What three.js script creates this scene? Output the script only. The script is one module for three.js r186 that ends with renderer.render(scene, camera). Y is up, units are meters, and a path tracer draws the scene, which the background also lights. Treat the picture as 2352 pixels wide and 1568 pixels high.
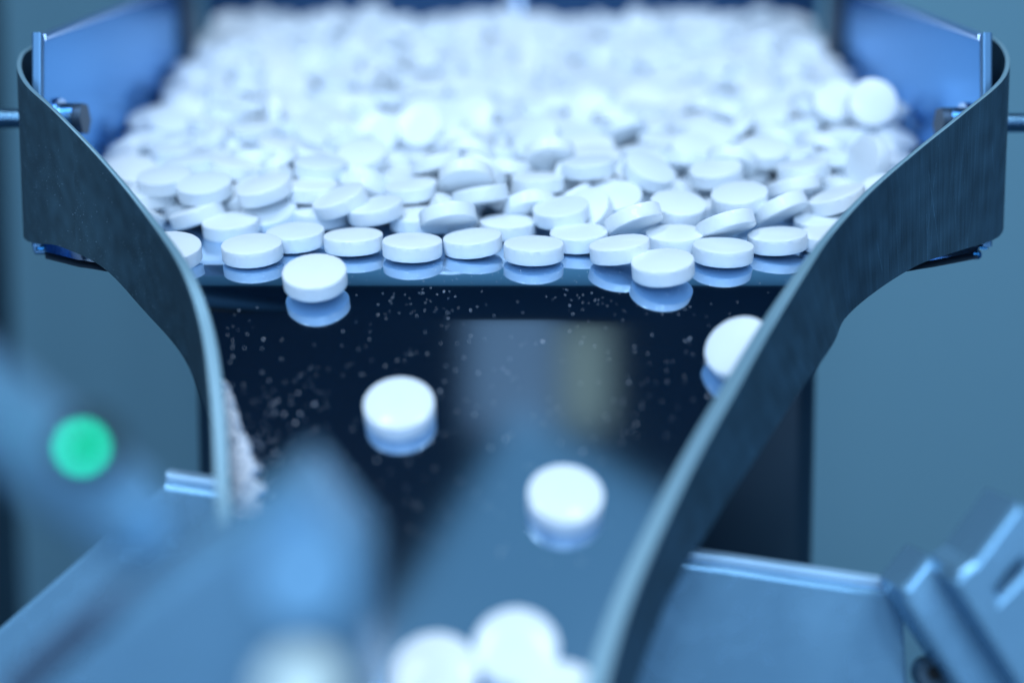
import * as THREE from 'three';
import { RectAreaLightUniformsLib } from 'three/addons/lights/RectAreaLightUniformsLib.js';
import { RoundedBoxGeometry } from 'three/addons/geometries/RoundedBoxGeometry.js';
import { mergeGeometries, mergeVertices, toCreasedNormals } from 'three/addons/utils/BufferGeometryUtils.js';
import { ImprovedNoise } from 'three/addons/math/ImprovedNoise.js';

// ------------------------------------------------------------------ camera, lamps, exposure
const MM = 0.001, FOCAL = 2800, EYE_Y = 1.2, PITCH = 5 * Math.PI / 180;
const scene = new THREE.Scene();
scene.background = new THREE.Color(0.012, 0.03, 0.055);
const camera = new THREE.PerspectiveCamera(2 * Math.atan(784 / FOCAL) * 180 / Math.PI, 1024 / 682, 0.005, 20);
camera.position.set(0, EYE_Y, 0);
camera.rotation.x = -PITCH;
camera.focus = 0.2005;
camera.userData.fStop = camera.getFocalLength() / 8.8;      // a wide aperture, 8.8 mm across
scene.add(camera);
const renderer = new THREE.WebGLRenderer({ antialias: true });
renderer.setSize(1024, 682);
renderer.toneMapping = THREE.LinearToneMapping;
renderer.toneMappingExposure = 1.1;
renderer.shadowMap.enabled = true;
RectAreaLightUniformsLib.init();

const LAMP = new THREE.Color(0.66, 0.82, 1.0), BLUE = new THREE.Color(0.3, 0.66, 1.0);
const V = (x, y, z) => new THREE.Vector3(x, y, z);
const used = {};
function numbered(n) { const k = used[n] = (used[n] ?? -1) + 1; return k ? n + '_' + String(k).padStart(3, '0') : n; }
function tag(o, label, category, group, kind) {
  if (label) o.userData.label = label;
  if (category) o.userData.category = category;
  if (group) o.userData.group = group;
  if (kind) o.userData.kind = kind;
  return o;
}
function mesh(name, g, m, parent) {
  const o = new THREE.Mesh(g, m); o.castShadow = o.receiveShadow = true;
  o.name = parent ? name : numbered(name); (parent ?? scene).add(o); return o;
}
function thing(name, at = V(0, 0, 0)) { const o = new THREE.Group(); o.name = numbered(name); o.position.copy(at); scene.add(o); return o; }

const housingPaint = new THREE.MeshStandardMaterial({ color: new THREE.Color(0.1, 0.13, 0.16), roughness: 0.5 });
function lamp(name, label, group, pos, target, w, h, power, color) {
  const o = thing(name, pos); tag(o, label, 'lamp', group);
  o.lookAt(target);
  const back = new RoundedBoxGeometry(w + 0.02, h + 0.02, 0.02, 2, 0.004); back.translate(0, 0, -0.0115);
  mesh('lamp_housing', back, housingPaint, o);
  mesh('lamp_diffuser', new THREE.PlaneGeometry(w, h), new THREE.MeshStandardMaterial({ color: 0x222222, emissive: color, emissiveIntensity: Math.min(power, 1.0) * 0.5, roughness: 0.6 }), o);
  const l = new THREE.RectAreaLight(color, power, w, h); l.rotation.y = Math.PI; l.position.z = 0.003; l.name = name + '_source'; o.add(l);
  return o;
}
const AIM = V(0, EYE_Y + 0.01, -0.21);
lamp('inspection_lamp', 'long lamp above and behind the camera on the left', 'lamps outside the frame', V(-0.27, EYE_Y + 0.74, 0.14), AIM, 0.1, 0.42, 23, LAMP);
lamp('inspection_lamp', 'long lamp above and behind the camera on the right', 'lamps outside the frame', V(0.25, EYE_Y + 0.76, 0.17), AIM, 0.1, 0.42, 23, LAMP);
lamp('fill_softbox', 'broad soft fill lamp added behind the camera', null, V(-0.05, EYE_Y + 0.16, 0.62), AIM, 0.8, 0.4, 3.9, new THREE.Color(0.49, 0.71, 1.0));  // added fill light for the tablet sides that face the camera
lamp('spot_lamp', 'small bright lamp above the camera on the left', 'small lamps above the camera', V(-0.075, EYE_Y + 0.36, 0.42), AIM, 0.07, 0.085, 34, LAMP);
lamp('spot_lamp', 'small bright lamp above the camera on the right', 'small lamps above the camera', V(0.06, EYE_Y + 0.37, 0.42), AIM, 0.07, 0.085, 34, LAMP);
lamp('ceiling_panel', 'square bluish ceiling panel mirrored in the middle of the chute', null, V(0, 2.18, -0.283), V(0, 0, -0.283), 0.085, 0.125, 0.19, new THREE.Color(0.5, 0.72, 1));
lamp('ceiling_panel', 'narrow warmer ceiling panel mirrored right of the square one', null, V(0.071, 2.18, -0.272), V(0.071, 0, -0.272), 0.045, 0.1, 0.19, new THREE.Color(0.85, 0.95, 0.8));
{ const c = lamp('ceiling_panel', 'large blue ceiling panel mirrored in the lower end of the chute', null, V(0.27, 2.18, 0.135), V(0.27, 0, 0.135), 0.84, 0.36, 0.25, BLUE); c.rotateZ(0.55); }

// ------------------------------------------------------------------ places: picture coordinates on a 2352 x 1568 grid and a depth in mm -> a point in mm round the camera
const CP = Math.cos(PITCH), SP = Math.sin(PITCH);
const camVec = (x, y, z) => V(x, y * CP - z * SP, -y * SP - z * CP);           // right, up, forward -> world axes
const at = (px, py, z) => camVec((px - 1176) / FOCAL * z, (784 - py) / FOCAL * z, z);
const toWorld = (p) => V(p.x * MM, EYE_Y + p.y * MM, p.z * MM);
const TRAY = 15 * Math.PI / 180, CHUTE = 39 * Math.PI / 180;                    // slopes against the floor
const nTray = V(0, Math.cos(TRAY), Math.sin(TRAY)), bTray = V(0, Math.sin(TRAY), -Math.cos(TRAY));
const nChute = V(0, Math.cos(CHUTE), Math.sin(CHUTE)), bChute = V(0, Math.sin(CHUTE), -Math.cos(CHUTE));
const T0 = at(1176, 575, 203).addScaledVector(nTray, -1.6);                    // on the tray below the first row
const onPlane = (px, py, p0, n, h) => { const d = at(px, py, 1); return d.multiplyScalar((n.dot(p0) + h) / n.dot(d)); };
const LIP = onPlane(1176, 641, T0, nTray, 0);                                   // where the tray starts to bend into the chute
const BEND = 46;                                                                // radius of the bend
const bendEnd = LIP.clone().addScaledVector(bChute, -BEND * Math.tan((CHUTE - TRAY) / 2));
const onTray = (px, py, h) => onPlane(px, py, T0, nTray, h), onChute = (px, py, h) => onPlane(px, py, bendEnd, nChute, h);

let seed = 20240;
const rnd = () => { seed = (seed + 0x6d2b79f5) | 0; let t = Math.imul(seed ^ (seed >>> 15), 1 | seed); t = (t + Math.imul(t ^ (t >>> 7), 61 | t)) ^ t; return ((t ^ (t >>> 14)) >>> 0) / 4294967296; };
const rr = (a, b) => a + (b - a) * rnd();
const perlin = new ImprovedNoise();

// ------------------------------------------------------------------ textures and materials
function tex(n, m, fn, srgb) {
  const d = new Uint8Array(n * m * 4);
  for (let y = 0; y < m; y++) for (let x = 0; x < n; x++) {
    const c = fn(x, y); for (let k = 0; k < 3; k++) d[(y * n + x) * 4 + k] = Math.max(0, Math.min(255, Math.round(255 * (c.length ? c[k] : c)))); d[(y * n + x) * 4 + 3] = 255;
  }
  const t = new THREE.DataTexture(d, n, m); t.wrapS = t.wrapT = THREE.RepeatWrapping; t.magFilter = THREE.LinearFilter; t.minFilter = THREE.LinearFilter;
  if (srgb) t.colorSpace = THREE.SRGBColorSpace; t.needsUpdate = true; return t;
}
const rep = (t, x, y) => { const c = t.clone(); c.repeat.set(x, y); c.needsUpdate = true; return c; };
// brush lines run along u
const rowNoise = Array.from({ length: 512 }, () => rnd());
const brush = tex(512, 512, (x, y) => { const k = rowNoise[y] * 0.5 + 0.25 + 0.35 * perlin.noise(x / 512 * 6, y * 0.9, 3.1) + 0.12 * perlin.noise(x / 512 * 24, y * 1.7, 8.2); return k; });
const grain = tex(512, 512, () => rnd() * 0.6 + rnd() * 0.4);
const patchy = tex(256, 256, (x, y) => 0.62 + 0.3 * perlin.noise(x / 32, y / 32, 1.7) + 0.2 * perlin.noise(x / 9, y / 9, 4.4));
// dust lying on dark metal: fine pale specks, thick in patches
const specks = new Float32Array(1024 * 1024);
for (let i = 0; i < 9000; i++) {
  const x = Math.floor(rnd() * 1024), y = Math.floor(rnd() * 1024);
  if (perlin.noise(x / 170, y / 170, 9.3) + 0.5 * perlin.noise(x / 40, y / 40, 2.3) < rr(-0.35, 0.5)) continue;
  const s = rnd() < 0.12 ? 1 : 0, b = rr(0.15, 0.9);
  for (let a = -s; a <= s; a++) for (let c = -s; c <= s; c++) specks[((y + a) & 1023) * 1024 + ((x + c) & 1023)] = Math.max(b * (a && c ? 0.4 : 1), specks[((y + a) & 1023) * 1024 + ((x + c) & 1023)]);
}
const dusty = tex(1024, 1024, (x, y) => { const s = specks[y * 1024 + x], g = 0.3 + 0.05 * perlin.noise(x / 60, y / 60, 0.4); return [g * 0.66 + s * 0.55, g * 1.02 + s * 0.6, g * 1.2 + s * 0.65]; }, true);
const scratch = new Float32Array(512 * 512);
for (let i = 0; i < 46; i++) { let x = rnd() * 512, y = rnd() * 512; const n = rr(20, 190), b = rr(0.05, 0.2), d = rr(-0.25, 0.25); for (let k = 0; k < n; k++) { if (rnd() < 0.75) scratch[(Math.floor(y) & 511) * 512 + (Math.floor(x) & 511)] = b; y += 1; x += d; } }
const worn = tex(512, 512, (x, y) => { const g = 0.33 + 0.05 * perlin.noise(x / 5, y / 160, 0.4) + 0.05 * perlin.noise(x / 60, y / 60, 6.4) + (rnd() < 0.003 ? 0.16 : 0) + scratch[y * 512 + x]; return [g * 0.66, g * 1.04, g * 1.26]; }, true);

const std = (o) => new THREE.MeshStandardMaterial(o), rgb = (r, g, b) => new THREE.Color().setRGB(r, g, b);
const chuteSteel = std({ color: rgb(0.45, 0.65, 0.86), metalness: 1, roughness: 0.08, bumpMap: rep(brush, 1, 2.5), bumpScale: 0.0000008 });
const plateSteel = std({ color: rgb(0.045, 0.28, 0.64), metalness: 1, roughness: 0.26, bumpMap: rep(brush, 8, 20), bumpScale: 0.000003 });
const edgeSteel = std({ color: rgb(0.5, 0.68, 0.95), metalness: 1, roughness: 0.3 });
const satinSteel = std({ color: rgb(0.21, 0.44, 0.64), metalness: 0.35, roughness: 0.42, roughnessMap: rep(patchy, 14, 14), bumpMap: rep(grain, 12, 12), bumpScale: 0.000006 });
const darkSteel = std({ color: rgb(0.05, 0.09, 0.14), metalness: 0.6, roughness: 0.45 });
const housingMat = std({ color: rgb(0.02, 0.055, 0.09), metalness: 0.3, roughness: 0.4 });
const hoodPaint = std({ color: rgb(0.003, 0.007, 0.011), roughness: 0.8 });
const backSteel = std({ color: rgb(0.014, 0.065, 0.17), metalness: 0.5, roughness: 0.45 });
const foldSteel = std({ color: rgb(0.1, 0.24, 0.42), metalness: 0.6, roughness: 0.4 });
const guideLeft = std({ map: rep(dusty, 2.2, 2.2), metalness: 0.35, roughness: 0.6, bumpMap: rep(grain, 30, 30), bumpScale: 0.00001 });
const guideRight = std({ map: rep(worn, 3, 3), metalness: 0.45, roughness: 0.48, bumpMap: rep(grain, 24, 24), bumpScale: 0.000005 });
const guideEdge = std({ color: rgb(0.2, 0.35, 0.43), metalness: 0.3, roughness: 0.4 });
const pressed = tex(256, 256, (x, y) => 0.5 + 0.35 * perlin.noise(x / 3.1, y / 3.1, 2.2) + 0.25 * perlin.noise(x / 7, y / 7, 6.1));
const tabletMat = new THREE.MeshPhysicalMaterial({ color: rgb(0.8, 0.865, 0.92), roughness: 0.45, specularIntensity: 0.6, clearcoat: 0.25, clearcoatRoughness: 0.1, bumpMap: rep(pressed, 3, 1), bumpScale: 0.00003 });
const powderMat = std({ color: rgb(0.84, 0.87, 0.92), roughness: 0.9 });
const zinc = std({ color: rgb(0.3, 0.55, 0.75), metalness: 1, roughness: 0.28 });
const plasticBlue = std({ color: rgb(0.1, 0.27, 0.55), roughness: 0.5 });
const palePlastic = std({ color: rgb(0.55, 0.68, 0.66), roughness: 0.55 });
const bossMat = std({ color: rgb(0.14, 0.33, 0.52), roughness: 0.9 });
const highlightSteel = std({ color: rgb(0.36, 0.58, 0.78), metalness: 0.3, roughness: 0.4 });  // lighter colour for the highlight along the plate's upper edge
const creaseShade = std({ color: rgb(0.03, 0.07, 0.13), roughness: 0.6 });  // dark tone of the shade between sensor and bracket

// ------------------------------------------------------------------ room pieces behind and above
const wallMat = std({ color: rgb(0.22, 0.47, 0.6), roughness: 0.9, bumpMap: rep(patchy, 6, 6), bumpScale: 0.0004 });
const dimMat = std({ color: rgb(0.01, 0.04, 0.075), roughness: 0.9 });
function slab(name, x0, x1, y0, y1, z0, z1, m) {
  const o = mesh(name, new THREE.BoxGeometry(x1 - x0, y1 - y0, z1 - z0), m); o.position.set((x0 + x1) / 2, (y0 + y1) / 2, (z0 + z1) / 2); return tag(o, null, null, null, 'structure');
}
slab('wall', -1.6, 1.6, 0, 2.3, -0.95, -0.85, wallMat);
{ const o = thing('machine_column', V(-0.232, 0, -0.46)); tag(o, 'blurred dark machine column at the left picture edge', 'column'); mesh('post', new RoundedBoxGeometry(0.07, 2.2, 0.05, 3, 0.006).translate(0, 1.1, 0), housingMat, o); mesh('cable_duct', new RoundedBoxGeometry(0.02, 2.1, 0.03, 2, 0.004).translate(-0.03, 1.1, 0.041), hoodPaint, o); }
slab('ceiling', -1.6, 1.6, 2.2, 2.3, -0.85, 1.1, dimMat);
slab('floor', -1.6, 1.6, -0.1, 0, -0.85, 1.1, std({ color: rgb(0.1, 0.16, 0.2), roughness: 0.7 }));
const sideMat = std({ color: rgb(0.26, 0.5, 0.78), roughness: 0.85 });
slab('wall', -1.7, -1.6, 0, 2.3, -0.85, 1.1, sideMat);
slab('wall', 1.6, 1.7, 0, 2.3, -0.85, 1.1, sideMat);
slab('wall', -1.6, 1.6, 0, 2.3, 1.1, 1.2, sideMat);

// ------------------------------------------------------------------ guide rails: curved sheets that narrow from the hopper sides down to the chute
const bow = (pts, f) => pts.map(f);
// [px, py, depth or null for the chute, height over the chute, sheet height, edge thickness, 0 tray .. 1 chute]
const RIGHT = [[2200, 62, 234, 0, 33, .8, -.6, 0], [2252, 74, 224, 0, 33, .8, -.6, 0], [2293, 98, 216.5, 0, 32, .8, -.6, 0], [2310, 136, 211, 0, 29, .8, -.6, 0], [2296, 180, 207, 0, 27, .8, -.55, 0], [2202, 262, 201, 0, 22.6, .8, -.4, 2], [2098, 345, 196, 0, 19, .8, -.1, 6], [1985, 440, 191, 0, 17.5, 1, .3, 10],
  [1895, 535, 186, 0, 16.5, 1.2, .7, 16], [1838, 608, null, 10, 17, 1.6, 1, 22], [1743, 748, null, 8, 14, 2.1, 1, 27], [1655, 890, null, 7, 12.8, 2.4, 1, 25], [1568, 1040, null, 6, 12.3, 2.3, 1, 20], [1475, 1220, null, 5.3, 12, 2.3, 1, 13], [1400, 1390, null, 5, 14, 2.3, 1, 10], [1343, 1568, null, 5, 14, 2.3, 1, 10], [1318, 1660, null, 5, 14, 2.3, 1, 10]];
const LEFT = [[104, 98, 230, 0, 33, .8, -.6, 0], [78, 106, 221, 0, 33, .8, -.6, 0], [55, 122, 215.5, 0, 32, .8, -.6, 0], [49, 152, 211, 0, 29.5, .8, -.6, 0], [66, 190, 207, 0, 27, .8, -.55, 0], [134, 255, 200.5, 0, 22.2, .8, -.4, 2], [245, 370, 195, 0, 17.8, .8, 0, 6], [345, 488, 190, 0, 17.5, 1, .5, 10],
  [440, 618, null, 10, 18, 1.5, 1, 10], [487, 740, null, 8, 17, 1.8, 1, 8], [513, 900, null, 6.4, 16, 1.9, 1, 2], [527, 1130, null, 5, 16, 1.9, 1, 0], [530, 1380, null, 5, 16, 1.9, 1, 0], [528, 1640, null, 5, 16, 1.9, 1, 0]];
const lerp = THREE.MathUtils.lerp, clamp = THREE.MathUtils.clamp, smooth = THREE.MathUtils.smoothstep;
function railSamples(rows, side, n = 110) {
  const top = new THREE.CatmullRomCurve3(rows.map(([x, y, z, h]) => z ? at(x, y, z) : onChute(x, y, h)), false, 'centripetal');
  const out = [];
  for (let i = 0; i <= n; i++) {
    const t = i / n, k = Math.min(rows.length - 2, Math.floor(t * (rows.length - 1))), f = t * (rows.length - 1) - k;
    const of = (c) => { const a = rows[Math.max(0, k - 1)][c], b = rows[k][c], d = rows[k + 1][c], e = rows[Math.min(rows.length - 1, k + 2)][c]; return 0.5 * (2 * b + (d - a) * f + (2 * a - 5 * b + 4 * d - e) * f * f + (3 * b - 3 * d + e - a) * f * f * f); };
    const p = top.getPoint(t), d = top.getTangent(t), a = lerp(TRAY, CHUTE, of(6)), lean = of(7) * Math.PI / 180, up = V(-side * Math.sin(lean), Math.cos(a) * Math.cos(lean), Math.sin(a) * Math.cos(lean));
    const outw = d.clone().cross(up).normalize().multiplyScalar(-side);        // away from the tablets
    out.push({ p, up, out: outw, h: of(4), t: of(5), lean });
  }
  return out;
}
function stripGeometry(rows) {   // rows[i][j] points -> smooth sheet with uv in metres
  const n = rows.length, m = rows[0].length, pos = [], uv = [], idx = [];
  let s = 0;
  rows.forEach((r, i) => { if (i) s += r[0].distanceTo(rows[i - 1][0]); let w = 0; r.forEach((p, j) => { if (j) w += p.distanceTo(r[j - 1]); pos.push(p.x * MM, EYE_Y + p.y * MM, p.z * MM); uv.push(s * MM, w * MM); }); });
  for (let i = 0; i < n - 1; i++) for (let j = 0; j < m - 1; j++) { const a = i * m + j, b = a + m; idx.push(a, a + 1, b, b, a + 1, b + 1); }
  const g = new THREE.BufferGeometry(); g.setAttribute('position', new THREE.Float32BufferAttribute(pos, 3)); g.setAttribute('uv', new THREE.Float32BufferAttribute(uv, 2)); g.setIndex(idx); g.computeVertexNormals(); return g;
}
function scaleUv(g, k) { const u = g.attributes.uv; for (let i = 0; i < u.count; i++) u.setXY(i, u.getX(i) * k, u.getY(i) * k); return g; }
function buildRail(name, label, rows, side, faceMat) {
  const S = railSamples(rows, side), o = thing(name); tag(o, label, 'guide rail');
  const col = (s, k, w) => s.p.clone().addScaledVector(s.up, -s.h * k).addScaledVector(s.out, w);
  const c = 0.22;
  const outer = S.map((s) => Array.from({ length: 9 }, (_, j) => col(s, (c / s.h) + (1 - c / s.h) * j / 8, s.t)));
  const inner = S.map((s) => [[1, s.t - 0.8], [0.8, s.t - 0.8], [0.6, s.t - 0.8], [0.4, s.t - 0.8], [1.4 / s.h, s.t - 0.8], [0.95 / s.h, (s.t - 0.8) * 0.85], [0.8 / s.h, (s.t - 0.8) * 0.5], [0.8 / s.h, 0], [c / s.h, 0]].map(([k, w]) => col(s, k, w)));
  const under = S.map((s) => [col(s, 1, s.t), col(s, 1, s.t - 0.8)]);
  mesh('sheet', scaleUv(mergeGeometries([outer, inner, under].map(stripGeometry)), 10), faceMat, o);
  const topStrip = S.map((s) => [col(s, c / s.h, 0), col(s, 0.25 * c / s.h, c * 0.4), col(s, 0, c), col(s, 0, s.t - c), col(s, 0.25 * c / s.h, s.t - c * 0.4), col(s, c / s.h, s.t)]);
  mesh('top_edge', stripGeometry(topStrip), guideEdge, o);
  const last = S[S.length - 1];
  mesh('end_cap', stripGeometry([[col(last, 0, last.t - 0.8), col(last, 1, last.t - 0.8)], [col(last, 0, last.t), col(last, 1, last.t)]]), guideEdge, o);
  return S;
}
const railL = buildRail('guide_rail', 'dusty dark steel guide rail curving in on the left of the chute', LEFT, -1, guideLeft);
const railR = buildRail('guide_rail', 'clean dark steel guide rail with a pale top edge on the right of the chute', RIGHT, 1, guideRight);

// ------------------------------------------------------------------ tray and chute: one polished sheet with a rounded lip
{
  // distance of a point over the sheet's two planes, to find where each rail meets it
  const foot = (S) => S.map((s) => { const q = s.p.clone().addScaledVector(s.out, s.t - 0.8), hT = q.clone().sub(T0).dot(nTray), hC = q.clone().sub(bendEnd).dot(nChute), n = hT > hC ? nTray : nChute; return q.addScaledVector(s.up, -Math.max(hT, hC) / s.up.dot(n)); });
  const fl = foot(railL, -1), fr = foot(railR, 1);
  const edgeX = (F, side, z) => { if (-z > 209) return side * (81.6 + 0.07 * (-z - 209)); let best = null; for (let i = 8; i < F.length - 1; i++) { const a = F[i], b = F[i + 1]; if ((a.z - z) * (b.z - z) <= 0) { best = lerp(a.x, b.x, (z - a.z) / ((b.z - a.z) || 1)); break; } } return best === null ? (z > F[F.length - 1].z ? F[F.length - 1].x : side * 81.6) : best; };
  const path = [];
  const tl = BEND * Math.tan((CHUTE - TRAY) / 2);
  for (let w = 216; w > tl + 1; w -= 5) path.push(LIP.clone().addScaledVector(bTray, w));
  const c0 = LIP.clone().addScaledVector(bTray, tl), centre = c0.clone().addScaledVector(nTray, -BEND);
  for (let i = 0; i <= 14; i++) { const a = lerp(TRAY, CHUTE, i / 14); path.push(centre.clone().add(V(0, Math.cos(a), Math.sin(a)).multiplyScalar(BEND))); }
  const e = path[path.length - 1]; for (let w = 2; w <= 92; w += 3) path.push(e.clone().addScaledVector(bChute, -w));
  const M = 24, top = path.map((p) => { const l = edgeX(fl, -1, p.z), r = edgeX(fr, 1, p.z); return Array.from({ length: M + 1 }, (_, j) => V(lerp(l + 0.1, r - 0.1, j / M), p.y, p.z)); });
  const o = thing('feed_chute'); tag(o, 'dark polished steel tray and chute the tablets slide down', 'chute');
  const g = stripGeometry(top); { const u = g.attributes.uv; for (let i = 0; i < u.count; i++) u.setXY(i, u.getY(i) * 10, u.getX(i) * 10); }
  mesh('sheet', g, chuteSteel, o);
  const low = top.map((r) => r.map((p) => p.clone().add(V(0, -1.2, 0))).reverse());
  mesh('underside', mergeGeometries([stripGeometry(low), stripGeometry([top[0], top[0].map((p) => p.clone().add(V(0, -1.2, 0)))])]), darkSteel, o);
}

// ------------------------------------------------------------------ hopper: side plates, back panel, bolts
const T = (u, v, w) => T0.clone().add(V(u, 0, 0)).addScaledVector(nTray, v).addScaledVector(bTray, w);   // tray axes: across, off the tray, back
const basis = (x, y, z, p) => new THREE.Matrix4().makeBasis(x, y, z).setPosition(toWorld(p));
const trayBox = (w, h, d, u, v, b, r = 0.3) => { const g = new RoundedBoxGeometry(w * MM, h * MM, d * MM, 2, r * MM); g.applyMatrix4(basis(V(1, 0, 0), nTray, bTray.clone().negate(), T(u, v, b))); return g; };
function sidePlate(side, label) {
  const o = thing('hopper_side_plate'); tag(o, label, 'side plate', 'hopper side plates');
  const z0 = 212, z1 = 338, ground = (z) => 13.45 + (z - 203) * 0.364 - 0.6, crown = (z) => 53.6 + (z - z0) * 0.364;
  const sheet = (pts, x0, x1, bev) => {
    const sh = new THREE.Shape(pts.map(([z, y]) => new THREE.Vector2(z * MM, y * MM)));
    const g = new THREE.ExtrudeGeometry(sh, { depth: (x1 - x0) * MM, bevelEnabled: true, bevelThickness: bev * MM, bevelSize: bev * MM, bevelOffset: -bev * MM, bevelSegments: 3 });
    const a = g.attributes.position; for (let i = 0; i < a.count; i++) a.setZ(i, a.getZ(i) + side * 0.07 * (a.getX(i) - z0 * MM));   // the hopper widens towards the back
    const X = V(1, 0, 0), Y = camVec(0, 1, 0), Z = camVec(0, 0, 1);
    g.applyMatrix4(new THREE.Matrix4().makeBasis(Z, Y, X).setPosition(toWorld(V(side < 0 ? -x1 : x0, 0, 0)))); return g;
  };
  mesh('plate', sheet([[z0 + 1, ground(z0)], [z0 + 1, crown(z0) - 1], [z1, crown(z1) - 1], [z1, ground(z1)]], 82, 83, 0.2), plateSteel, o);
  mesh('front_fold', sheet([[z0 - 0.6, ground(z0) + 0.3], [z0 - 0.6, crown(z0)], [z0 + 0.9, crown(z0)], [z0 + 0.9, ground(z0) + 0.3]], 82.1, 83.1, 0.4), foldSteel, o);
  mesh('top_fold', sheet([[z0 + 1.2, crown(z0) - 1], [z0 + 1.2, crown(z0) + 0.1], [z1, crown(z1) + 0.1], [z1, crown(z1) - 1]], 81.7, 83.2, 0.35), edgeSteel, o);
}
sidePlate(-1, 'polished blue steel plate closing the hopper on the left');
sidePlate(1, 'polished blue steel plate closing the hopper on the right');
{
  const o = thing('hopper_back_panel'); tag(o, 'dark steel panel behind the heap at the top of the hopper', 'panel');
  mesh('panel', trayBox(196, 96, 1.2, 0, 46, 206, 0.3), backSteel, o);
  for (const s of [-1, 1]) mesh('corner_post', trayBox(12, 100, 14, s * 94, 48, 150, 1.2), darkSteel, o);
  const p = thing('feed_pipe', toWorld(T(2, 0, 200))); tag(p, 'pale steel pipe standing behind the heap at the top edge', 'pipe');
  const g = new THREE.CylinderGeometry(2.6 * MM, 2.6 * MM, 110 * MM, 32); g.translate(0, 55 * MM, 0); mesh('tube', g, edgeSteel, p);
  const c = new THREE.CylinderGeometry(3.6 * MM, 3.6 * MM, 5 * MM, 32); c.translate(0, 44 * MM, 0); mesh('collar', c, zinc, p);
}
{
  const o = thing('shade_hood', toWorld(V(0, 0, 0))); tag(o, 'unseen dark hood added to shade the back of the hopper', 'hood');
  const b = (w, h, d, x, y, z, r) => new RoundedBoxGeometry(w * MM, h * MM, d * MM, 3, r * MM).translate(x * MM, EYE_Y + y * MM, z * MM);
  mesh('shade_panel', b(460, 320, 120, 0, 233, -353, 4), hoodPaint, o);  // unseen, added to shade the back of the heap and darken chute reflections
  mesh('shade_rim', b(460, 12, 5, 0, 79, -291, 2), darkSteel, o);
}
function bolt(side, reach, label) {
  const axis = at(side < 0 ? 150 : 2202, side < 0 ? 272 : 282, 221);
  const o = thing('hopper_bolt', toWorld(V(side * 82.6, axis.y, axis.z))); tag(o, label, 'bolt', 'bolts through the hopper sides');
  const along = (g, x) => { g.rotateZ(Math.PI / 2); g.translate(side * x * MM, 0, 0); return g; };
  const prof = []; const r0 = 1.45, r1 = 1.75; for (let x = -4; x <= reach; x += 0.2) prof.push(new THREE.Vector2((Math.round(x / 0.2) % 4 < 2 ? r0 : r1) * MM, x * MM)); prof.push(new THREE.Vector2(0, (reach + 0.2) * MM));
  const thread = new THREE.LatheGeometry(prof, 28); if (side > 0) thread.rotateZ(-Math.PI / 2); else thread.rotateZ(Math.PI / 2);
  mesh('threaded_shank', toCreasedNormals(thread, 0.6), zinc, o);
  mesh('washer', along(new THREE.CylinderGeometry(3.3 * MM, 3.3 * MM, 0.7 * MM, 36), 5), edgeSteel, o);
  mesh('nut', along(new THREE.CylinderGeometry(3 * MM, 3 * MM, 2.6 * MM, 6), -2.2), zinc, o);
  mesh('inner_washer', along(new THREE.CylinderGeometry(3.6 * MM, 3.6 * MM, 0.6 * MM, 36), -0.8), edgeSteel, o);
  mesh('lock_nut', along(new THREE.CylinderGeometry(3 * MM, 3 * MM, 1.6 * MM, 6), -4.4), darkSteel, o);
}
bolt(-1, 18, 'threaded bolt sticking out of the left hopper side');
bolt(1, 12.2, 'short threaded bolt sticking out of the right hopper side');
{
  const o = thing('support_bracket'); tag(o, 'small dark bracket under the left guide rail', 'bracket');
  const a = at(152, 553, 217), mk = (w, h, d, x, y) => { const g = new RoundedBoxGeometry(w * MM, h * MM, d * MM, 2, 0.4 * MM); const p = toWorld(a); g.translate(p.x + x * MM, p.y + y * MM, p.z); return g; };
  mesh('bar', mk(8.5, 0.9, 9, 0, -1.9), foldSteel, o); mesh('leg', mk(0.9, 5, 9, -4, 0.6), foldSteel, o); mesh('leg', mk(0.9, 5, 9, 4, 0.6), darkSteel, o);
  const q = thing('support_bracket'); tag(q, 'dark block with an added blue corner glint under the right guide rail', 'bracket');
  const b = toWorld(at(2158, 562, 216)); const g = new RoundedBoxGeometry(11.2 * MM, 5 * MM, 9 * MM, 3, 0.8 * MM); g.translate(b.x, b.y, b.z); mesh('block', g, darkSteel, q);
  const c = new RoundedBoxGeometry(2 * MM, 1.6 * MM, 9.6 * MM, 3, 0.7 * MM); const cp = toWorld(at(2222, 584, 215.6)); c.translate(cp.x, cp.y, cp.z); mesh('corner_glint', c, plateSteel, q);  // small blue piece added for the glint on the block's corner
}
{
  const o = thing('vibrator_housing'); tag(o, 'dark square housing standing behind the chute', 'housing');
  const f = at(1163, 900, 245); const w = 126.5, g = new RoundedBoxGeometry(w * MM, 190 * MM, 70 * MM, 5, 5 * MM);
  const p = toWorld(V(f.x, at(1176, 700, 245).y - 88, f.z - 35)); g.translate(p.x, p.y, p.z); mesh('casing', g, housingMat, o);
  mesh('lid', new RoundedBoxGeometry((w - 8) * MM, 4 * MM, 62 * MM, 2, 1 * MM).translate(p.x, p.y + 97 * MM, p.z), darkSteel, o);
}

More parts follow.
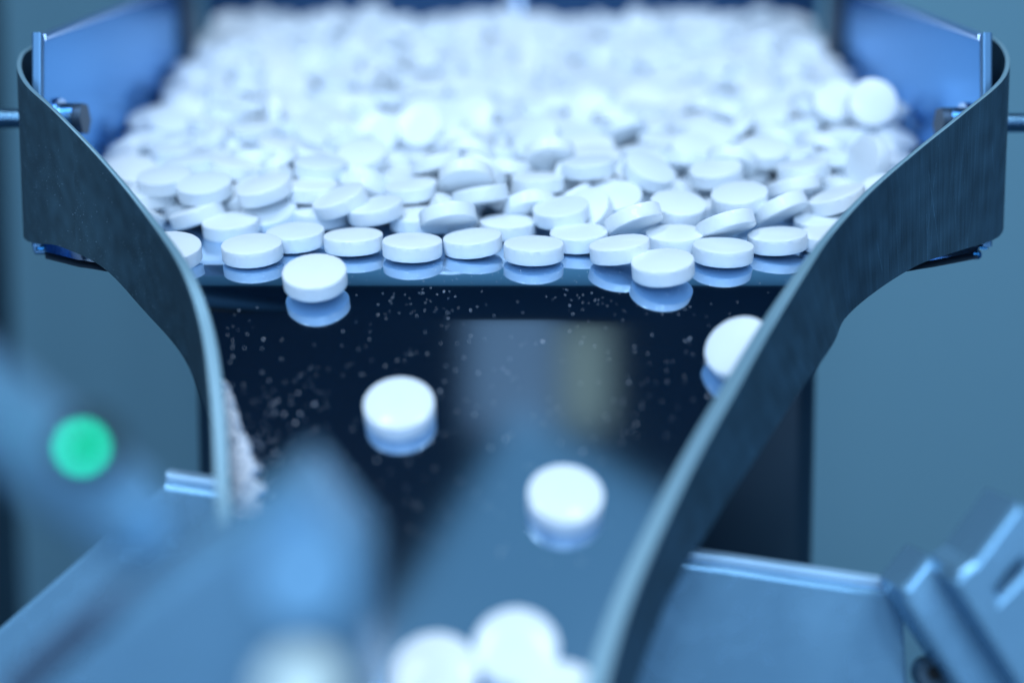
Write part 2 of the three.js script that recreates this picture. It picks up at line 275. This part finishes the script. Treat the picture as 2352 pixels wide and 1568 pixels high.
// ------------------------------------------------------------------ machine plate, bar and clamp at the lower right
function camShape(pts, zTop, zSlope, depth, m, name, parent, holes = [], bevel = 0.5) {   // an outline at depth z with thickness behind it
  const P = (px, py) => new THREE.Vector2((px - 1176) / FOCAL * zTop * MM, (784 - py) / FOCAL * zTop * MM);
  const s = new THREE.Shape(pts.map(([x, y]) => P(x, y)));
  for (const h of holes) s.holes.push(new THREE.Path(h.map(([x, y]) => P(x, y))));
  const g = new THREE.ExtrudeGeometry(s, { depth: depth * MM, bevelEnabled: true, bevelThickness: bevel * MM, bevelSize: bevel * MM, bevelOffset: -bevel * MM, bevelSegments: 3, curveSegments: 12 });
  g.translate(0, 0, -depth * MM);
  const m4 = new THREE.Matrix4().makeRotationX(-PITCH + zSlope); const c = toWorld(camVec(0, 0, zTop));
  const pivot = pts[0][1]; const py = P(0, pivot).y;
  g.translate(0, -py, 0); g.applyMatrix4(m4); const d = camVec(0, py / MM, 0).multiplyScalar(MM); g.translate(c.x + d.x, c.y + d.y, c.z + d.z);
  return mesh(name, g, m, parent);
}
{
  const o = thing('machine_plate'); tag(o, 'flat blue grey machine plate with a painted highlight on its upper edge below the chute', 'plate');
  camShape([[2072, 1364], [388, 1106], [-60, 1492], [-60, 2100], [2100, 2100], [2092, 1600]], 180, 0.1, 3.2, satinSteel, 'plate', o, [], 0.7);
  camShape([[2072, 1362], [2068, 1335], [1400, 1234], [388, 1079], [388, 1104]], 181.2, 0.1, 2.6, highlightSteel, 'highlight_strip', o, [], 0.5);  // top face of the plate, coloured lighter to paint its highlight
  const b = thing('angled_bar'); tag(b, 'angled steel bar right of the machine plate', 'bar');
  camShape([[2066, 1352], [2132, 1272], [2178, 1338], [2480, 1720], [2290, 1720], [2080, 1392]], 168, 0.0, 9, satinSteel, 'bar', b, [], 1.1);
  camShape([[2150, 1300], [2180, 1336], [2480, 1716], [2440, 1716]], 166.5, 0.0, 1.2, plateSteel, 'raised_rib', b, [], 0.5);
  const c = thing('clamp_block'); tag(c, 'blue steel clamp block with a slot at the right edge', 'clamp');
  camShape([[2186, 1336], [2200, 1310], [2232, 1286], [2332, 1148], [2440, 1262], [2440, 1760], [2420, 1700]], 160, 0.05, 10, satinSteel, 'block', c, [[[2292, 1372], [2336, 1322], [2352, 1294], [2342, 1284], [2318, 1306], [2284, 1352]]], 0.9);
  const k = thing('cap_screw', toWorld(at(2138, 1545, 176))); tag(k, 'blurred dark screw head between machine plate and angled bar', 'screw');
  k.rotation.x = Math.PI / 2 - 0.3; mesh('head', new THREE.CylinderGeometry(2.2 * MM, 2.4 * MM, 3 * MM, 28), housingMat, k); mesh('socket', new THREE.CylinderGeometry(1.0 * MM, 1.0 * MM, 0.2 * MM, 6).translate(0, 1.55 * MM, 0), hoodPaint, k);
}
// ------------------------------------------------------------------ sensor arm in front, far out of focus
{
  const tube = (a, b, r0, r1, m, name, parent) => { const d = b.clone().sub(a), L = d.length(); const pr = [[0, 0], [r0 - 0.3, 0], [r0, 0.3], [r1, L - 0.5], [r1 - 0.5, L], [0, L]].map(([x, y]) => new THREE.Vector2(x * MM, y * MM)); const g = toCreasedNormals(new THREE.LatheGeometry(pr, 40), 0.7); g.applyQuaternion(new THREE.Quaternion().setFromUnitVectors(V(0, 1, 0), d.normalize())); const p = toWorld(a); g.translate(p.x, p.y, p.z); return mesh(name, g, m, parent); };
  const o = thing('photo_sensor'); tag(o, 'blurred blue sensor with a green light reaching in from the left', 'sensor');
  tube(at(-260, 760, 92), at(300, 1192, 104), 3.9, 3.9, satinSteel, 'barrel', o);
  tube(at(300, 1192, 104), at(352, 1230, 105), 3.0, 2.8, satinSteel, 'nose', o);
  const ledAt = at(187, 1027, 94.5), led = new THREE.SphereGeometry(0.62 * MM, 24, 16), lp = toWorld(ledAt); led.translate(lp.x, lp.y, lp.z);
  const bez = new THREE.CylinderGeometry(2.35 * MM, 2.5 * MM, 0.9 * MM, 40); bez.rotateX(Math.PI / 2 - 0.05); bez.translate(lp.x, lp.y, lp.z - 0.9 * MM); mesh('led_bezel', bez, hoodPaint, o);
  mesh('status_led', led, new THREE.MeshStandardMaterial({ color: 0x003020, emissive: new THREE.Color(0.0, 0.56, 0.34), emissiveIntensity: 13 }), o);
  const pl = new THREE.PointLight(new THREE.Color(0, 1, 0.6), 0.00002, 0.5); pl.position.copy(lp); pl.castShadow = true; pl.name = 'led_source'; o.add(pl);
  const b = thing('sensor_bracket'); tag(b, 'large blurred blue block in the lower left foreground', 'bracket');
  camShape([[842, 1290], [692, 1084], [560, 1196], [250, 1420], [100, 1700], [860, 1760]], 97, 0.25, 8, satinSteel, 'block', b, [], 0.8);
  const kn = new THREE.CylinderGeometry(3.6 * MM, 3.8 * MM, 2.2 * MM, 36); kn.rotateX(Math.PI / 2 - 0.2); let p = toWorld(at(702, 1318, 94)); kn.translate(p.x, p.y, p.z); mesh('boss', kn, bossMat, b);
  const pk = new THREE.CylinderGeometry(2.8 * MM, 3.0 * MM, 5 * MM, 32); pk.rotateX(Math.PI / 2 - 0.35); p = toWorld(at(700, 1580, 90)); pk.translate(p.x, p.y, p.z); mesh('pale_knob', pk, palePlastic, b);
  const c = thing('shade_rod'); tag(c, 'blurred dark cable standing in for the shade between the sensor and its bracket', 'rod');
  const cv = new THREE.CatmullRomCurve3([at(20, 1600, 112), at(170, 1460, 114), at(330, 1340, 116), at(480, 1240, 118), at(560, 1192, 120)].map(toWorld)); mesh('rod_body', new THREE.TubeGeometry(cv, 40, 1.5 * MM, 14), creaseShade, c);  // dark rod put where only shade lies between sensor and block
}

// ------------------------------------------------------------------ tablets
function tabletGeometry(k) {
  const R = 5, H = 1.33, dome = 0.42, pts = [], P = (r, y) => pts.push(new THREE.Vector2(r, y));
  for (let i = 0; i <= 5; i++) { const r = R * 0.955 * i / 5; P(Math.max(r, 1e-4), -H - dome * (1 - (r / (R * 0.955)) ** 2)); }
  P(4.9, -H + 0.05); P(R, -H + 0.2); P(R, -0.4); P(R, 0.4); P(R, H - 0.2); P(4.9, H - 0.05);
  for (let i = 5; i >= 0; i--) { const r = R * 0.955 * i / 5; P(Math.max(r, 1e-4), H + dome * (1 - (r / (R * 0.955)) ** 2)); }
  const g = new THREE.LatheGeometry(pts, 72), a = g.attributes.position, v = V(0, 0, 0);
  for (let i = 0; i < a.count; i++) {
    v.fromBufferAttribute(a, i); const r = Math.hypot(v.x, v.z), th = Math.atan2(v.z, v.x), edge = smooth(r, 4.3, 5) * smooth(Math.abs(v.y), 0.7, 1.4);
    const n1 = perlin.noise(Math.cos(th) * 2.2 + k * 7.7, Math.sin(th) * 2.2, v.y + k), n2 = perlin.noise(Math.cos(th) * 11 + k * 3.1, Math.sin(th) * 11, v.y * 3), n3 = perlin.noise(v.x * 1.3 + k, v.y * 1.3, v.z * 1.3 + k);
    const f = 1 + (0.0016 * n1 + 0.002 * n3) - edge * 0.012 * Math.max(0, n2 + 0.15 * n1);
    a.setXYZ(i, v.x * f, v.y * (1 - edge * 0.03 * Math.max(0, n2)) + 0.02 * n3, v.z * f);
  }
  const h = mergeVertices(g.deleteAttribute('normal') && g, 1e-5); h.computeVertexNormals();
  const c = toCreasedNormals(h, 0.6); c.scale(MM, MM, MM); return c;
}
const tones = [[0.8, 0.865, 0.92], [0.77, 0.845, 0.91], [0.825, 0.88, 0.925], [0.785, 0.855, 0.915]].map(([r, g, b]) => { const m = tabletMat.clone(); m.color.setRGB(r, g, b); return m; });
const variants = [0, 1, 2, 3, 4].map(tabletGeometry);
const firstOf = [];
function putTablet(p, q, label, group) {
  const k = Math.floor(rnd() * variants.length) % variants.length;
  let o;
  if (!firstOf[k]) { o = mesh('white_tablet', variants[k], tabletMat); firstOf[k] = o; } else { o = firstOf[k].clone(); o.name = numbered('white_tablet'); scene.add(o); }
  o.material = tones[Math.floor(rnd() * 4) % 4]; o.position.copy(toWorld(p)); o.quaternion.copy(q); o.userData = {};
  return tag(o, label, 'tablet', group ?? 'white tablets');
}
const Q = (ax, a) => new THREE.Quaternion().setFromAxisAngle(ax, a), deg = Math.PI / 180;
const poseQ = (slope, pitch, roll) => Q(V(0, 0, 1), roll * deg).multiply(Q(V(1, 0, 0), slope + pitch * deg)).multiply(Q(V(0, 1, 0), rr(0, 6.28)));
// the heap's surface over the tray, in tray axes (across, back)
const surf = (u, w) => {
  const v = w < 0 ? 1.6 : w < 20 ? lerp(2, 8.2, w / 20) : w < 70 ? lerp(8.2, 11.5, (w - 20) / 50) : lerp(11.5, 22.5, Math.min(1, (w - 70) / 116));
  const a = Math.abs(u) - 0.07 * w, fall = Math.max(0, a - 70) * (u < 0 ? 0.3 : 0.18), bump = 8 * Math.exp(-(((u - 76) / 10) ** 2) - (((w - 62) / 15) ** 2)), rough = 1.8 * perlin.noise(u / 17, w / 17, 5.5);
  return Math.max(1.6, v - fall * smooth(w, 20, 70) + bump + rough * smooth(w, 10, 40));
};
const trayCoords = (p) => { const d = p.clone().sub(T0); return [d.x, d.dot(nTray), d.dot(bTray)]; };
function onHeap(px, py, sink = 1.2) { const d = at(px, py, 1); for (let z = 190; z < 420; z += 0.25) { const [u, v, w] = trayCoords(d.clone().multiplyScalar(z)); if (w > 195 || v < surf(u, w) - sink) return d.multiplyScalar(z); } return d.multiplyScalar(300); }

const fixed = [];
const CH = [
  [917, 938, 1.45, 1, 0, 'single white tablet sliding down the upper middle of the dark chute'],
  [1298, 1146, 1.45, -1, -3, 'single white tablet low on the chute, left of the right guide rail'],
  [1185, 1494, 2.2, 5, 0, 'blurred tablet at the bottom of the chute showing its whole round face'],
  [1000, 1552, 1.6, 3, 0, 'blurred tablet cut by the bottom picture edge, left of the whole round one'],
  [1288, 1620, 1.6, 2, 0, 'sliver of a blurred tablet cut by the bottom edge near the right rail'],
  [1700, 803, 3.5, 2, 39, 'tablet half hidden behind the top edge of the right guide rail'],
];
for (const [x, y, h, p, r, l] of CH) fixed.push({ p: onChute(x, y, h), q: poseQ(CHUTE, p, r), l });
const LIPS = [
  [723, 637, 1.1, 17, 0, 'white tablet tipping over the lip left of centre, in front of the first row'],
  [1523, 614, 1.6, 6, 7, 'white tablet at the lip right of centre, in front of the first row'],
];
for (const [x, y, h, p, r, l] of LIPS) fixed.push({ p: onTray(x, y, h), q: poseQ(TRAY, p, r), l });
const ROWS = [
  // first row along the lip, left to right
  [392, 578, 1.9, 12, -4, 'tablet half hidden behind the left guide rail at the lip'],
  [579, 575, 1.9, 5, 1, 'first whole tablet from the left in the front row along the lip'],
  [679, 545, 1.9, 3, 2, 'tablet just right of and behind the leftmost front row tablet'],
  [812, 555, 1.9, -1, 1, 'flat front row tablet right of the left lip tablet'],
  [947, 568, 1.9, 0, -1, 'front row tablet with a clear reflection, left of the slightly raised one'],
  [1086, 558, 1.9, 1, 5, 'front row tablet near the centre with its right side raised'],
  [1226, 575, 1.9, 0, 0, 'flat front row tablet at the centre with two glints in its reflection'],
  [1330, 547, 1.9, 2, 3, 'tablet tucked behind the central front row tablet on its right'],
  [1424, 573, 2.6, -2, 9, 'front row tablet raised on its right, left of the right lip tablet'],
  [1551, 550, 1.9, 2, 3, 'tablet directly behind the right lip tablet'],
  [1661, 579, 1.9, 0, 0, 'flat front row tablet with a crumbly rear edge, right of the right lip tablet'],
  [1786, 553, 2.1, -1, 5, 'rightmost whole tablet of the front row'],
  [1908, 550, 1.9, 2, 3, 'tablet at the right end of the front row, partly hidden by the guide rail'],
  // second row
  [530, 521, 1.6, 4, 2, 'tablet behind the leftmost front row tablet, its reflection partly visible'],
  [428, 481, 1.6, -3, 0, 'tablet at the left end of the second row with dark tray below it'],
  [606, 470, 2.2, -4, 2, 'second row tablet on the left, above the gap beside two front tablets'],
  [736, 496, 2.2, 2, 1, 'low tablet in the second row, left of the tilted one'],
  [862, 484, 4.4, 3, 10, 'second row tablet with its right side raised, above the centre left front row'],
  [958, 505, 2.0, 2, 2, 'low tablet mostly hidden between two tilted tablets left of centre'],
  [1029, 500, 4.6, -32, 9, 'tablet tipped back so its rim faces the camera, left of centre'],
  [1166, 522, 1.8, 0, 0, 'low flat tablet behind the central front row tablet on its left'],
  [1289, 488, 4.6, 7, 8, 'tablet resting on two others just right of centre, tilted up to the right'],
  [1413, 460, 4.8, 19, 6, 'tablet lying with its broad oval face turned to the camera, right of centre'],
  [1456, 505, 4.8, -30, 19, 'steeply rolled tablet with a glint line on its rim, right of centre'],
  [1557, 478, 4.8, 13, -3, 'tablet with a domed face behind the right lip tablet'],
  [1668, 517, 4.4, -28, 15, 'rolled tablet with a glint line on its rim, behind the crumbly edged one'],
  [1699, 456, 6.5, 9, 9, 'tablet tilted up to the right, above the two glinting rims'],
  [1792, 481, 5.0, -30, 23, 'rolled tablet with a glint line on its rim near the right guide rail'],
  [1890, 515, 2.6, 3, 6, 'tablet behind the rightmost front row tablet, beside the rail'],
  [1925, 459, 6.5, -6, 21, 'tablet leaning up against the right guide rail'],
  // third row and above, softly blurred
  [366, 428, 2.4, -4, 0, 'softly blurred tablet at the far left, above a dark gap'],
  [500, 455, 2.6, 0, 0, 'softly blurred tablet behind the second row at the left'],
  [714, 438, 6.0, 0, 0, 'flat softly blurred tablet raised above the left second row'],
  [836, 432, 5.2, -30, -16, 'small bright rim of a tablet tilted down to the left'],
  [946, 437, 5.6, 1, 6, 'softly blurred tablet behind the tilted second row tablet at centre left'],
  [1104, 449, 6.5, -14, 9, 'tablet leaning on a rim, stacked under the glinting one at centre'],
  [1070, 408, 8.5, -42, 4, 'tablet standing on the centre stack with a glint on its rim'],
  [1236, 420, 6.8, -3, 2, 'flat tablet in the centre stack, below the one with a vertical glint'],
  [1262, 356, 10, -40, 4, 'blurred tablet standing with a vertical glint on its rim near the centre'],
  [1352, 384, 9.5, 0, 6, 'blurred tablet raised right of the centre stack with a green shadow below'],
  [1490, 396, 8.5, 16, -22, 'tablet sloping down to the right above the right hand rows'],
  [1645, 399, 8.0, 7, 10, 'tablet tilted up to the right behind the right hand rows'],
  [1002, 373, 9.0, -12, 13, 'blurred tablet leaning up to the right, left of the centre stack'],
  [1822, 428, 6.5, -18, 12, 'blurred tablet leaning on its rim close to the right guide rail'],
  [1846, 390, 8.5, -3, 10, 'blurred tablet tilted up to the right, near the right guide rail'],
  [1632, 314, 9.8, 24, -2, 'blurred tablet with its broad oval face up in the right of the heap'],
  [1752, 350, 9.4, 16, 0, 'blurred pale oval tablet at right, above the tilted ones'],
  [1432, 300, 11, -32, 22, 'blurred tablet with a bright slanted glint right of the centre'],
  [832, 360, 8.6, 20, 3, 'blurred tablet with a round bright face left of centre'],
  [1992, 372, 9.5, 8, 80, 'blurred tablet standing on edge beside the right guide rail'],
];
for (const [x, y, h, p, r, l] of ROWS) fixed.push({ p: onTray(x, y, h), q: poseQ(TRAY, p, r), l });
const HEAPED = [
  [961, 292, 50, 3, 'large blurred disc facing the camera left of the heap centre'],
  [2003, 238, 62, 0, 'large blurred disc facing the camera at the right shoulder of the heap'],
  [1925, 236, 44, 20, 'blurred tablet leaning beside the disc at the right shoulder of the heap'],
];
for (const [x, y, p, r, l] of HEAPED) fixed.push({ p: onHeap(x, y, -0.5), q: poseQ(TRAY, p, r), l, big: true });

// loose tablets that fill the heap: laid over its surface in layers, then pushed apart
const loose = [];
const tooNear = (c, list, d) => list.some((f) => f.c.distanceTo(c) < d);
for (const f of fixed) f.c = f.p.clone();
for (let layer = 0; layer < 3; layer++) {
  let tries = 0; const mine = [];
  while (tries++ < 9000 && mine.length < 520) {
    const w = rr(8, 196), u = rr(-1, 1) * (75 + 0.07 * w), v = surf(u, w) - 0.4 - layer * 3.6;
    if (v < 1.6) continue;
    const c = T(u, v, w);
    if (tooNear(c, mine, 7.4)) continue;
    if (tooNear(c, fixed, layer ? 5 : 7.6)) continue;
    if (!layer && fixed.some((f) => f.big && Math.hypot(c.x - f.c.x, (c.y - f.c.y) * 0.8) < 8 && c.z > f.c.z - 2)) continue;
    // keep clear of the hand-laid rows in front
    const zc = -c.z * CP - c.y * SP, py = 784 - (c.y * CP - c.z * SP) / zc * FOCAL, px = 1176 + c.x / zc * FOCAL; if (py > (px < 640 ? 425 : px > 1500 ? 375 : 400) + (layer ? 85 : 0)) continue;
    const steep = rnd() < 0.22;
    const q = Q(V(0, 0, 1), (steep ? rr(-85, 85) : rr(-19, 19)) * deg).multiply(Q(V(1, 0, 0), TRAY + (steep ? rr(-60, 60) : rr(-20, 26)) * deg)).multiply(Q(V(0, 1, 0), rr(0, 6.28)));
    mine.push({ p: c, q, c: c.clone(), layer });
  }
  loose.push(...mine);
}
{
  // each tablet is a cluster of small balls held in shape; balls of different tablets push one another apart
  const rb = 1.55, ring = [[0, 0]]; for (let i = 0; i < 8; i++) ring.push([Math.cos(i * Math.PI / 4) * 3.4, Math.sin(i * Math.PI / 4) * 3.4]); for (let i = 0; i < 4; i++) ring.push([Math.cos(i * Math.PI / 2 + 0.4) * 1.7, Math.sin(i * Math.PI / 2 + 0.4) * 1.7]);
  const rest = ring.map(([x, z]) => V(x, 0, z)), m = rest.length, all = [...fixed, ...loose], N = all.length, pos = new Float64Array(N * m * 3);
  all.forEach((t, i) => rest.forEach((r, j) => { const p = r.clone().applyQuaternion(t.q).add(t.p); pos.set([p.x, p.y, p.z], (i * m + j) * 3); }));
  const cell = 2 * rb, tmp = V(0, 0, 0);
  for (let it = 0; it < 70; it++) {
    const grid = new Map();
    for (let k = 0; k < N * m; k++) { const key = (Math.floor(pos[k * 3] / cell) + 500) * 4000000 + (Math.floor(pos[k * 3 + 1] / cell) + 500) * 2000 + Math.floor(pos[k * 3 + 2] / cell) + 500; (grid.get(key) ?? grid.set(key, []).get(key)).push(k); }
    const F = fixed.length * m;
    for (let k = F; k < N * m; k++) { pos[k * 3] -= nTray.x * 0.025; pos[k * 3 + 1] -= nTray.y * 0.025; pos[k * 3 + 2] -= nTray.z * 0.025; }
    for (let k = F; k < N * m; k++) {
      const cx = Math.floor(pos[k * 3] / cell) + 500, cy = Math.floor(pos[k * 3 + 1] / cell) + 500, cz = Math.floor(pos[k * 3 + 2] / cell) + 500, ti = Math.floor(k / m);
      for (let a = -1; a <= 1; a++) for (let b = -1; b <= 1; b++) for (let c = -1; c <= 1; c++) {
        const l = grid.get((cx + a) * 4000000 + (cy + b) * 2000 + cz + c); if (!l) continue;
        for (const j of l) {
          if (Math.floor(j / m) === ti) continue;
          const dx = pos[k * 3] - pos[j * 3], dy = pos[k * 3 + 1] - pos[j * 3 + 1], dz = pos[k * 3 + 2] - pos[j * 3 + 2], d = Math.sqrt(dx * dx + dy * dy + dz * dz);
          if (d >= 2 * rb || d < 1e-6) continue;
          const s = (2 * rb - d) / d * (j < F ? 0.5 : 0.25); pos[k * 3] += dx * s; pos[k * 3 + 1] += dy * s; pos[k * 3 + 2] += dz * s;
          if (j >= F) { pos[j * 3] -= dx * s; pos[j * 3 + 1] -= dy * s; pos[j * 3 + 2] -= dz * s; }
        }
      }
      tmp.set(pos[k * 3], pos[k * 3 + 1], pos[k * 3 + 2]); const [u, v, w] = trayCoords(tmp);
      if (v < rb) { const s = rb - v; pos[k * 3 + 1] += nTray.y * s; pos[k * 3 + 2] += nTray.z * s; }
      const side = 80 + 0.07 * w; if (Math.abs(u) > side) pos[k * 3] = Math.sign(u) * side;
      const near = 6 + Math.max(0, Math.abs(u) - 44) * 0.2; if (w < near) { pos[k * 3 + 1] += bTray.y * (near - w); pos[k * 3 + 2] += bTray.z * (near - w); }
      if (w > 198) { pos[k * 3 + 1] -= bTray.y * (w - 198); pos[k * 3 + 2] -= bTray.z * (w - 198); }
    }
    for (let i = fixed.length; i < N; i++) {   // back to the shape: centre, then the turn that fits best
      const t = all[i], c = V(0, 0, 0); for (let j = 0; j < m; j++) c.add(tmp.set(pos[(i * m + j) * 3], pos[(i * m + j) * 3 + 1], pos[(i * m + j) * 3 + 2])); c.multiplyScalar(1 / m); t.p.copy(c);
      const A = new Array(9).fill(0);
      for (let j = 0; j < m; j++) { const x = pos[(i * m + j) * 3] - c.x, y = pos[(i * m + j) * 3 + 1] - c.y, z = pos[(i * m + j) * 3 + 2] - c.z, r = rest[j]; A[0] += x * r.x; A[1] += x * r.y; A[2] += x * r.z; A[3] += y * r.x; A[4] += y * r.y; A[5] += y * r.z; A[6] += z * r.x; A[7] += z * r.y; A[8] += z * r.z; }
      for (let k = 0; k < 3; k++) {
        const cols = [V(1, 0, 0), V(0, 1, 0), V(0, 0, 1)].map((e) => e.applyQuaternion(t.q)), om = V(0, 0, 0); let den = 1e-6;
        for (let e = 0; e < 3; e++) { const a = V(A[e], A[3 + e], A[6 + e]); om.add(cols[e].clone().cross(a)); den += cols[e].dot(a); }
        om.multiplyScalar(1 / Math.abs(den)); const w = om.length(); if (w < 1e-7) break; t.q.premultiply(Q(om.multiplyScalar(1 / w), Math.min(w, 0.3))).normalize();
      }
      for (let j = 0; j < m; j++) { tmp.copy(rest[j]).applyQuaternion(t.q).add(c); pos[(i * m + j) * 3] = tmp.x; pos[(i * m + j) * 3 + 1] = tmp.y; pos[(i * m + j) * 3 + 2] = tmp.z; }
    }
  }
}
for (const f of fixed) putTablet(f.p, f.q, f.l);
// of the loose ones, those that lie highest over the tray's cells are single tablets, those buried under them one mass
{
  const score = loose.map((t) => { const [, , w] = trayCoords(t.p); return (t.layer ? 0 : 1000) - w; });
  const order = loose.map((_, i) => i).sort((a, b) => score[b] - score[a]), single = order.slice(0, 300 - fixed.length), rest = order.slice(300 - fixed.length);
  for (const i of single) { const [u, , w] = trayCoords(loose[i].p), side = u < -25 ? 'left part' : u < 25 ? 'middle' : 'right part', deep = w < 55 ? 'just behind the sharp rows' : w < 100 ? 'half way up the heap' : 'near the top of the heap'; putTablet(loose[i].p, loose[i].q, `blurred white tablet in the ${side} of the hopper, ${deep}`, `blurred tablets in the ${side}, ${deep}`); };
  const im = new THREE.InstancedMesh(variants[0], tabletMat, rest.length); im.name = 'buried_tablets'; im.castShadow = im.receiveShadow = true;
  const m4 = new THREE.Matrix4(); rest.forEach((i, k) => im.setMatrixAt(k, m4.compose(toWorld(loose[i].p), loose[i].q, V(1, 1, 1)))); scene.add(im);
  tag(im, 'white tablets buried in the heap under the upper layer', 'tablets', null, 'stuff');
  console.log('tablets', fixed.length, single.length, rest.length);
}

// ------------------------------------------------------------------ powder and grains on the chute
{
  const grainGeo = new THREE.IcosahedronGeometry(1, 1); { const a = grainGeo.attributes.position; for (let i = 0; i < a.count; i++) { const x = a.getX(i), y = a.getY(i), z = a.getZ(i), f = 0.85 + 0.5 * perlin.noise(x * 1.7, y * 1.7, z * 1.7 + 3); a.setXYZ(i, x * f, y * f, z * f); } grainGeo.computeVertexNormals(); }
  const m4 = new THREE.Matrix4();
  const list = [];
  const add = (p, s) => list.push([p, s]);
  // wedge of powder along the foot of the left rail
  const out = [];
  const wedge = (t, pow) => { const py = lerp(872, 1178, Math.pow(t, 0.72)), k = smooth(py, 850, 1120), a = Math.pow(rnd(), pow); return [py, k, a, lerp(520, 538, k) - 10 + a * (12 + 70 * k) * (0.8 + 0.45 * perlin.noise(py / 21, 3.3, 0.5))]; };
  for (let i = 0; i < 1500; i++) { const [py, k, a, px] = wedge(rnd(), 1.1); if (perlin.noise(px / 11, py / 13, 4.4) < -0.12) continue; out.push([onChute(px, py, 0.1 + 1.2 * k * Math.max(0, 1 - a) * rnd()), rr(0.07, 0.2)]); }
  for (let i = 0; i < 260; i++) { const [py, k, a, px] = wedge(rnd(), 0.9); out.push([onChute(px, py, 0.25 + 1.6 * k * Math.max(0, 1 - a) * rnd()), rr(0.18, 0.5)]); }
  for (let i = 0; i < 130; i++) { const [py, k, , px] = wedge(rnd(), 1); out.push([onChute(px + rr(0, 46) * k, py, 0.1), rr(0.06, 0.14)]); }
  const make = (name, items, label) => {
    const im = new THREE.InstancedMesh(grainGeo, powderMat, items.length); im.name = name; im.castShadow = im.receiveShadow = true;
    items.forEach(([p, s], i) => im.setMatrixAt(i, m4.compose(toWorld(p), new THREE.Quaternion().setFromEuler(new THREE.Euler(rr(0, 6), rr(0, 6), rr(0, 6))), V(s * MM, s * MM * rr(0.6, 1), s * MM * rr(0.7, 1.1))))); scene.add(im);
    return tag(im, label, 'powder', null, 'stuff');
  };
  make('white_powder', out, 'white tablet powder heaped along the foot of the left guide rail');
  const dust = [];
  const arcC = LIP.clone().addScaledVector(bTray, BEND * Math.tan((CHUTE - TRAY) / 2)).addScaledVector(nTray, -BEND);
  const onSurface = (px, py) => { const d = at(px, py, 1); for (let z = 130; z < 260; z += 0.05) { const p = d.clone().multiplyScalar(z), q = p.clone().sub(arcC), a = Math.atan2(q.z, q.y), r = a < TRAY ? q.dot(nTray) : a > CHUTE ? q.dot(nChute) : Math.hypot(q.y, q.z); if (r < BEND + 0.05) return p; } return d.multiplyScalar(200); };
  const clusters = [[985, 690, 60, 40, 15], [1350, 690, 60, 40, 17], [610, 960, 70, 90, 20], [690, 1010, 90, 80, 18], [530, 770, 26, 40, 9], [1440, 960, 40, 50, 8], [1660, 880, 50, 90, 14], [1250, 640, 60, 20, 8], [860, 700, 80, 40, 9], [1590, 690, 70, 40, 14], [800, 850, 300, 190, 70], [1350, 850, 300, 190, 70], [1000, 1180, 330, 130, 36], [1420, 1180, 90, 110, 7]];
  for (const [x, y, sx, sy, n] of clusters) for (let i = 0; i < n * 2; i++) {
    const px = x + sx * (rnd() + rnd() + rnd() - 1.5) * 1.7, py = y + sy * (rnd() + rnd() + rnd() - 1.5) * 1.3; if (px < 520 || py < 660 || px > 1815 - (py - 608) * 0.62) continue;
    dust.push([onSurface(px, py), rr(0.035, 0.07) * (py > 760 ? 1.35 : 1) * (rnd() < 0.12 ? 1.7 : 1)]);
  }
  for (let i = 0; i < 160; i++) { const px = rr(600, 1850), py = rr(600, 650); dust.push([onSurface(px, py), rr(0.03, 0.065)]); }
  make('powder_grains', dust, 'loose white grains scattered over the dark chute');
}
renderer.render(scene, camera);
